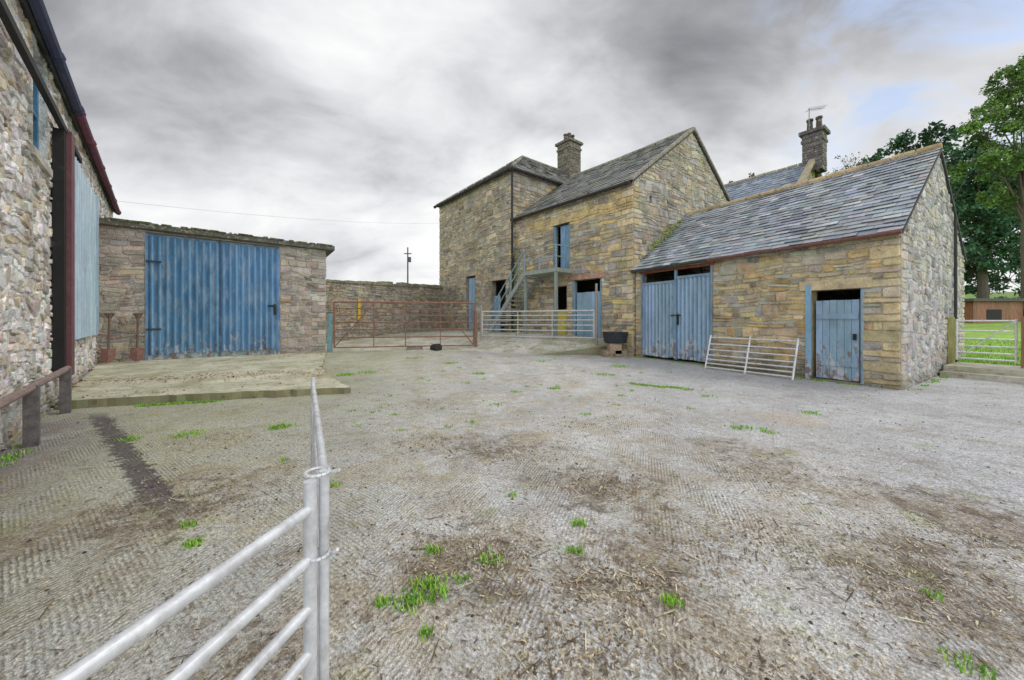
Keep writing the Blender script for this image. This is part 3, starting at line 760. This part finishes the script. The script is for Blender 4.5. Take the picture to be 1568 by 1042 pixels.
# ============================================================ small things
def shovel(name,x,y,z):
    m=MB(); b0=V((x,y,z+.42)); ln_=V((-nE[0]*.22,-nE[1]*.22,0)); t=b0+ln_+V((0,0,1.0))
    tube(m,b0-V((0,0,.08)),t,.026,(.16,.11,.08)); side=V((uE[0],uE[1],0))
    tube(m,t-side*.1,t+side*.1,.024,(.14,.10,.07)); tube(m,t-V((0,0,.16)),t-side*.09,.016,(.14,.10,.07)); tube(m,t-V((0,0,.16)),t+side*.09,.016,(.14,.10,.07))
    dn_=V((nE[0]*.09,nE[1]*.09,-.40)); bl=b0+dn_; nn=V((nE[0],nE[1],0))*.012
    prev=None
    for w_,k in ((.15,0),(.15,.55),(.12,.8),(.04,1.0)):
        c_=b0+dn_*k; cur=(c_-side*w_,c_+side*w_,c_+nn*2.2)
        if prev:
            m.face([prev[0],prev[2],cur[2],cur[0]],(.20,.10,.08)); m.face([prev[2],prev[1],cur[1],cur[2]],(.23,.12,.10))
        prev=cur
    m.obj(name,M_rust)
p=FE(.22,0,.42); shovel('garden_shovel',p[0],p[1],.28)
p=FE(.80,0,.42); shovel('garden_shovel.001',p[0],p[1],.28)
m=MB(); c0=V((4.05,14.35,.62))
tube(m,c0,c0+V((0,0,.42)),.42,(.03,.035,.04),16,.5); m.obj('rubber_tub',M_plain)
m=MB(); 
for (x,y,z) in ((3.75,14.35,.1),(4.2,14.3,.1),(4.0,14.3,.36)): box(m,x-.24,x+.2,y-.3,y+.2,z-.15,z+.24,jit((.42,.34,.24),.2))
m.obj('stone_blocks',M_stone)
m=MB(); box(m,2.6,2.75,.06,.1,1.5,2.6,(.74,.52,.05),Fw); m.obj('yellow_marker_board',M_plain)
m=MB(); tube(m,(-3.4,15.8,.3),(-3.1,15.5,.34),.17,(.03,.03,.03),12); box(m,-4.5,-3.9,15.6,16,.2,.36,(.3,.28,.24)); m.obj('scrap_tyre',M_plain)
m=MB(); px,py=-17.1,60
tube(m,(px,py,5),(px,py,13.3),.14,(.10,.08,.07),8,.10); box(m,px-.6,px+.6,py-.05,py+.05,12.2,12.35,(.1,.08,.07)); box(m,px+.1,px+.5,py-.2,py+.2,10.9,11.7,(.1,.1,.1))
m.obj('telegraph_pole',M_wood)
m=MB()
p0=V((-12.6,11.6,5.3));p1=V((-5.4,26.9,8.6))
pr=p0
for i in range(1,25):
    t=i/24; q=p0.lerp(p1,t); q.z-=1.0*t*(1-t); tube(m,pr,q,.004,(.3,.3,.3),5,caps=False); pr=q
m.obj('overhead_wire',M_plain)
m=MB(); HX,HY=31.5,25
Fh=frame((HX,HY),(1,0),(0,-1)); planks(m,Fh,0,5,.6,2.75,.02,(.32,.16,.11),.25)
box(m,-.3,5.3,-4,.3,2.75,2.95,(.12,.11,.11),Fh); box(m,0,5,-3.8,-.02,.6,2.7,(.3,.13,.07),Fh); box(m,3.4,4.3,.03,.06,1.2,2.2,(.03,.03,.03),Fh); box(m,.9,1.9,.03,.06,1.5,2.2,(.03,.03,.03),Fh)
m.obj('timber_hut',M_wood)
# ============================================================ vegetation
tufts=[(-.48,2.08,.12,150),(-.56,1.99,.08,70),(-.71,1.99,.05,40),(-.415,1.8,.04,30),(-.13,2.33,.09,50),(.5,2.76,.06,40),(.42,2.43,.06,35),(.87,1.99,.05,45),
(-2.19,2.52,.06,60),(-2.42,2.74,.06,30),(-3.31,5.23,.16,130),(-4.33,4.9,.2,90),(-4.9,4.7,.12,50),(-10.1,9.0,.25,120),(3.9,7.3,.15,30),(3.26,5.2,.14,70),(3.5,5.0,.1,40),
(4.9,6.03,.16,50),(.95,8.1,.14,50),(.08,7.75,.12,30),(-.87,10,.2,60),(-4.1,9,.25,120),(-3.7,9.4,.25,70),(-.52,2.43,.06,40),(-.3,2.15,.05,20),(-1.64,3.4,.05,25),(2.03,1.63,.08,40),(2.37,2.06,.06,20),(-1.96,11.7,.2,60),
(.0,3.2,.05,20),(-.6,5.5,.08,20),(1.2,5.9,.08,25),(2.2,7.4,.1,25),(-.3,6.6,.1,25),(-2.5,4.0,.05,18),(-1.9,5.9,.07,18),(2.5,10,.25,60),(3.4,11.5,.3,60),(1.0,12.4,.3,50),(-3.4,12.8,.3,50)]
for i in range(14): tufts.append((-6.6+i*.08,6.50+i*.027,.09,34))
for i in range(22): tufts.append((2.85+i*.05,8.75-i*.035+ru(-.1,.1),.1,22))
for i in range(40): s=ru(0,7.1); p=FA(s,0,.1+R()*.12); tufts.append((p[0],p[1],.08,16))
for i in range(16): s=ru(0,4); p=FG(s,0,.1+R()*.1); tufts.append((p[0],p[1],.08,12))
for i in range(26): s=ru(8.2,14); p=FF(s,0,.08+R()*.15); tufts.append((p[0],p[1],.1,16))
for i in range(22): s=ru(0,LE); p=FE(s,0,.1+R()*.15); tufts.append((p[0],p[1],.1,14))
for i in range(35): tufts.append((ru(-3,4.5),ru(5,14),.07,12))
m=MB()
def blade(m,x,y,z,h,w,col):
    a=ru(0,6.28); l=ru(.1,.9)*h; dx,dy=math.cos(a),math.sin(a)
    m.add([(x-dy*w,y+dx*w,z),(x+dy*w,y-dx*w,z),(x+dx*l*.4+dy*w*.7,y+dy*l*.4-dx*w*.7,z+h*.6),(x+dx*l*.4-dy*w*.7,y+dy*l*.4+dx*w*.7,z+h*.6),(x+dx*l,y+dy*l,z+h)],[(0,1,2,3),(3,2,4)],col)
GP=[(.20,.52,.03),(.26,.58,.04),(.13,.34,.03),(.38,.54,.08)]
for (x,y,r,nb) in tufts:
    z=yz(x,y)
    if -10.5<x<-3.6 and y>6.55+(x+7)*.3 and y<14: z=.17
    for k in range(int(nb*1.6)):
        a=ru(0,6.28);q=r*math.sqrt(R())*ru(.5,1.15)
        blade(m,x+q*math.cos(a)*1.2,y+q*math.sin(a),z,ru(.012,.04)+.09*r*R(),ru(.002,.004)+.0005*y,jit(random.choice(GP),.2))
for i in range(9000):
    w=5.5+9*R()**1.5; s=ru(-1,4); x=A0[0]+gA[0]*w+dr[0]*s; y=A0[1]+gA[1]*w+dr[1]*s
    blade(m,x,y,fz(x,y,w)-.01,ru(.04,.12),.008,jit(random.choice(GP),.25))
m.obj('weed_tufts',M_grass)
m=MB()
cl=[(.84,3.44,.5),(.6,2.1,.35),(2.3,2.1,.5),(-.2,2.4,.5),(1.6,2.6,.6),(2.6,3.6,.7),(.3,1.7,.35),(-2.6,3.2,.7),(-3.6,4.6,.9),(1.3,5.5,.9),(-.9,4.5,.6),(-1.5,6.7,.7),(3.2,2.6,.6),(1.2,1.5,.35),(-6.9,6.9,.9),(-9.5,9.2,.7),(0.1,4.2,.5)]
LP=[(.38,.30,.18),(.28,.21,.12),(.52,.44,.30),(.17,.13,.09),(.12,.09,.07),(.62,.55,.40)]
def onslab(x,y): return x<-3.5 and y>7.6+(x+3.35)*.31+.03 and x+12.3>(10.9-y)*1.0*.97 and y<10
for i in range(19000):
    if R()<.55:
        c0=random.choice(cl); x=random.gauss(c0[0],c0[2]*.6);y=random.gauss(c0[1],c0[2]*.35)
    else: y=.7+7.5*R()**1.6; x=ru(-1.4,1.5)*y
    if y<.5: continue
    z=yz(x,y)+.005
    if onslab(x,y): z=.17
    a=ru(0,3.14); l=ru(.003,.016)*(1+(R()<.05)*3); w=ru(.0012,.0045); dx,dy=math.cos(a),math.sin(a)
    col=jit(random.choice(LP),.2)
    h=ru(0,.008)
    m.face([(x-dx*l-dy*w,y-dy*l+dx*w,z),(x+dx*l-dy*w,y+dy*l+dx*w,z+h),(x+dx*l+dy*w,y+dy*l-dx*w,z+h),(x-dx*l+dy*w,y-dy*l-dx*w,z)],col)
for i in range(2400):
    s=ru(-.5,6); d_=abs(random.gauss(0,.7)); p=FE(s,0,.1+d_); x,y=p[0],p[1]
    z=max(yz(x,y),.2+.01*(y-9)) +.02
    if R()<.5: x=ru(-9.5,-4.5); y=8.2+ (x+9)*.25+random.gauss(0,.5); z=.2
    if not (x<-3.8): continue
    a=V((random.gauss(0,1),random.gauss(0,1),random.gauss(0,.3))).normalized(); b2=a.cross(V((0,0,1))).normalized(); q=ru(.012,.035); pp=V((x,y,z))
    m.face([pp-a*q,pp+b2*q*.7,pp+a*q,pp-b2*q*.7],jit(random.choice([(.34,.16,.08),(.42,.25,.12),(.25,.14,.08),(.5,.38,.2)]),.2))
for i in range(1500):
    y=.9+8*R()**1.5; x=ru(-1.4,1.5)*y
    if R()<.5: c0=random.choice(cl); x=random.gauss(c0[0],c0[2]*.6);y=random.gauss(c0[1],c0[2]*.35)
    if y<.6: continue
    z=yz(x,y); r=ru(.003,.012)*(1+.12*y)
    if onslab(x,y): z=.16
    col=jit(random.choice([(.12,.09,.06),(.18,.14,.10),(.36,.33,.3),(.08,.06,.04)]),.2)
    a=[(x+r*math.cos(t+ru(-.3,.3)),y+r*math.sin(t+ru(-.3,.3)),z-.001) for t in (0,1.26,2.5,3.77,5.0)]
    m.add(a+[(x,y,z+r*ru(.5,1))],[(0,1,5),(1,2,5),(2,3,5),(3,4,5),(4,0,5)],col)
m.obj('ground_litter',M_litter)

def tree(name,base,trunk_h,tr,clumps,per,ls,pal,bare=False):
    o=empty(name); m=MB(); b0=V(base); top=b0+V((ru(-.3,.3),0,trunk_h))
    tube(m,b0-V((0,0,.5)),b0.lerp(top,.5),tr*1.2,(.13,.11,.08),9,tr*.8); tube(m,b0.lerp(top,.5),top,tr*.8,(.13,.11,.08),9,tr*.5)
    L=MB()
    for (x,y,z,r) in clumps:
        c=V((x,y,z)); st=b0.lerp(top,ru(.55,1)); mid=st.lerp(c,.5)+V((ru(-.4,.4),ru(-.4,.4),ru(.1,.6)))
        tube(m,st,mid,tr*.35,(.1,.08,.06),6,tr*.22); tube(m,mid,c,tr*.22,(.1,.08,.06),6,tr*.08)
        subs=[]
        for k in range(12 if not bare else 16):
            d=V((random.gauss(0,1),random.gauss(0,1),random.gauss(0,.8))).normalized()*r*ru(.55,1.0); e=c+d; subs.append((e,r*ru(.22,.4)))
            tube(m,c,e,tr*.08,(.1,.08,.06),4,tr*.02,caps=False)
        for e,sr in subs:
            shade=ru(.6,1.25)
            for k in range(per):
                d=V((random.gauss(0,1),random.gauss(0,1),random.gauss(0,.75)));d=d.normalized()*sr*(R()**.35)
                p=e+d; a=V((random.gauss(0,1),random.gauss(0,1),random.gauss(0,1))).normalized(); b2=a.cross(V((random.gauss(0,1),random.gauss(0,1),1))).normalized()
                s=ls*ru(.6,1.3); col=jit(tuple(q*shade for q in random.choice(pal)),.25)
                L.face([p-a*s,p+b2*s*.5,p+a*s,p-b2*s*.5],col)
    m.obj('trunk',M_wood,o); L.obj('foliage',M_leaf,o)
G1=[(.06,.16,.08),(.045,.12,.06),(.09,.21,.09)];G2=[(.15,.26,.06),(.11,.20,.05),(.18,.30,.07)]
def crown(cx,cy,cz,rx,rz,n,r): return [(cx+random.gauss(0,rx*.5),cy+random.gauss(0,rx*.4),cz+random.gauss(0,rz*.5),r*ru(.7,1.2)) for _ in range(n)]
tree('sycamore_tree',(45,41,1.5),9,.5,crown(45,41,15,4,4,8,2.6)+[(42,41,18.8,2.0),(44.3,41,20.3,2.1),(47,41,21,2.2),(49.6,41,20,2.3),(51.5,41,18.5,2.4)],60,.25,G1)
tree('sycamore_tree.001',(53.5,41.5,1.5),9,.5,crown(54,42,12.5,5,5,16,2.9)+[(52,41,17.5,2.5),(55.5,42,17.5,2.6),(58,42,15,3),(50.5,41,12,2.6),(50,41,8.5,2.3),(53,42,7,2.4),(57,42,6,2.5),(55,41,10,3),(58.5,41,9,3)],62,.25,G1)
tree('ash_tree',(35.2,25,.8),12,.22,[(34.5,25,17.7,1.5),(33.2,25.3,15.9,1.5),(32.4,25,14.2,1.4),(31.9,25,12.3,1.2),(33.5,25,12.2,1.5),(34.6,25,14.2,1.9),(36,25,16.2,2),(36.6,25,12.9,2),(37.5,24,17.5,2),(35,25,10.6,1.5),(36.8,25,9.2,1.5),(33.4,25,10.2,.9),(35.5,24.6,18.6,1.3),(33.6,24.6,17.2,1.2),(34.8,25,16.1,1.7)],90,.12,G2)
tree('bare_ash_tree',(41.5,45,1.5),16,.25,[(41,45,20.3,1.6),(42.8,45,20.6,1.5),(39.7,45,19.4,1.2)],7,.14,[(.2,.2,.12)],bare=True)
tree('distant_tree',(31,46,1.5),14,.25,[(30.6,46,18.6,1.2),(32,46,19.2,1.2),(29.6,46,17.8,.9),(26.6,45,17.6,1.0)],30,.2,G1)
tree('bare_shrub',(-17.5,17,.5),4,.06,[(-18.4,17,5.6,.8),(-17.6,17,5.3,.6)],3,.05,[(.2,.2,.12)],bare=True)
m=MB()
for i in range(11000):
    x=ru(28,75); y=36+ru(-2,2)+ (x-28)*.1; z=1.2+2.2*R()+ 1.0*mn.noise((x*.4,0,0))
    a=V((random.gauss(0,1),random.gauss(0,1),random.gauss(0,1))).normalized(); b2=a.orthogonal().normalized(); s=.22;p=V((x,y,z))
    m.face([p-a*s,p+b2*s*.6,p+a*s,p-b2*s*.6],jit(random.choice(G1),.3))
m.obj('background_hedge',M_leaf)
m=MB()
def leafmass(m,c,r,n,s,pal):
    for k in range(n):
        d=V((random.gauss(0,1),random.gauss(0,1),random.gauss(0,1))).normalized()*R()**.4
        p=V(c)+V((d.x*r[0],d.y*r[1],d.z*r[2])); a=V((random.gauss(0,1),random.gauss(0,1),random.gauss(0,1))).normalized();b2=a.orthogonal().normalized();q=s*ru(.6,1.3)
        m.face([p-a*q,p+b2*q*.5,p+a*q,p-b2*q*.5],jit(random.choice(pal),.25))
for i in range(7):
    t=.3+i*.08; k=.4+.6*math.sin(math.pi*(i+.5)/7); p=V(ga(-.18,LA,3.5)).lerp(V(ga(3.75,LA,6.3)),t); leafmass(m,p+V((-.05,-.1,.05)),(.22*k,.22*k,.2*k),int(70*k),.05,[(.38,.46,.08),(.22,.28,.06)])
m.obj('roof_weeds',M_leaf)
m=MB()
for i in range(16):
    t=i/15; p=FB(6.9+ru(-.3,.3),1+t*4.2,.15); leafmass(m,p,(.35,.3,.3),60,.05,[(.2,.27,.07),(.28,.23,.14),(.14,.2,.05)])
m.obj('climbing_ivy',M_leaf)

# ============================================================ world
w=bpy.data.worlds.new("World"); scene.world=w; w.use_nodes=True; nt=w.node_tree; nt.nodes.clear(); N=NT(nt)
SE,SAZ=math.radians(55),math.radians(75)
sky=N.n('ShaderNodeTexSky',sky_type='NISHITA'); sky.sun_disc=False; sky.sun_elevation=SE; sky.sun_rotation=SAZ
b1=N.n('ShaderNodeBackground'); N.L(sky.outputs[0],b1.inputs[0]); b1.inputs[1].default_value=.15
tc=N.n('ShaderNodeTexCoord').outputs['Generated']; sp=N.n('ShaderNodeSeparateXYZ'); N.L(tc,sp.inputs[0])
zz=N.math('ADD',N.math('MAXIMUM',sp.outputs[2],0),.45)
cb=N.n('ShaderNodeCombineXYZ'); N.L(N.math('DIVIDE',sp.outputs[0],zz),cb.inputs[0]); N.L(N.math('DIVIDE',sp.outputs[1],zz),cb.inputs[1])
cv=cb.outputs[0]
n1=N.noise(N.mapping(cv,(1,1.6,1),(0,0,.3),(5.3,1.6,0)),1.25,5,.5,.35); n2=N.noise(N.mapping(cv,(1,1.4,1),(0,0,-.2)),3.6,6,.58,.4)
nn=N.math('ADD',N.math('MULTIPLY',n1,.72),N.math('MULTIPLY',n2,.28))
nn=N.math('ADD',N.math('MULTIPLY',N.math('ADD',nn,-.5),1.7),.545)
dt=N.n('ShaderNodeVectorMath',operation='DOT_PRODUCT'); dt.inputs[1].default_value=V((-.22,1,.58)).normalized()
nrm=N.n('ShaderNodeVectorMath',operation='NORMALIZE'); N.L(tc,nrm.inputs[0]); N.L(nrm.outputs[0],dt.inputs[0])
gl=N.mr(dt.outputs['Value'],.86,1,0,.28)
v=N.math('ADD',nn,gl)
hz=N.mr(sp.outputs[2],.0,.66,.14,-.13); v=N.math('ADD',v,hz)
v=N.math('ADD',v,N.mr(sp.outputs[0],.2,.8,0,.12))
cr=N.n('ShaderNodeValToRGB'); N.L(v,cr.inputs[0]); e=cr.color_ramp.elements
e[0].position=.22;e[0].color=(.25,.255,.275,1); e[1].position=.82;e[1].color=(1.0,1.0,1.0,1)
x=e.new(.38);x.color=(.41,.42,.445,1); x=e.new(.56);x.color=(.68,.69,.72,1); x=e.new(.68);x.color=(.85,.86,.875,1)
b2=N.n('ShaderNodeBackground'); N.L(cr.outputs[0],b2.inputs[0]); N.L(N.mr(sp.outputs[1],-.5,.1,2.1,1.0),b2.inputs[1])  # unseen clouds behind the camera made brighter, added to light the building fronts
dg=N.n('ShaderNodeVectorMath',operation='DOT_PRODUCT'); dg.inputs[1].default_value=V((1.28,1,.9)).normalized(); N.L(nrm.outputs[0],dg.inputs[0])
gap=N.math('MULTIPLY',N.mr(n2,.46,.58),N.mr(dg.outputs['Value'],.95,.99))
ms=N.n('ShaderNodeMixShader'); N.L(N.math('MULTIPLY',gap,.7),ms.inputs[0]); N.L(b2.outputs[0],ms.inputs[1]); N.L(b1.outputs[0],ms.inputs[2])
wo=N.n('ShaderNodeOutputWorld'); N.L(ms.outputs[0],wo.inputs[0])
sd=bpy.data.lights.new('sun','SUN'); sd.energy=1.2; sd.angle=math.radians(26); sd.color=(1,.96,.9)
so=bpy.data.objects.new('sun',sd); scene.collection.objects.link(so)
dirv=V((math.sin(SAZ)*math.cos(SE),math.cos(SAZ)*math.cos(SE),math.sin(SE)))
so.rotation_euler=dirv.to_track_quat('Z','Y').to_euler()
cd=bpy.data.cameras.new('camera'); cd.sensor_width=36; cd.lens=560/1568*36; cd.shift_y=-.0205; cd.clip_end=6000; cd.clip_start=.05
co=bpy.data.objects.new('camera',cd); scene.collection.objects.link(co); co.location=(0,0,1.55); co.rotation_euler=(math.radians(90),0,0); scene.camera=co
scene.view_settings.view_transform='Standard'; scene.view_settings.look='None'; scene.view_settings.exposure=0
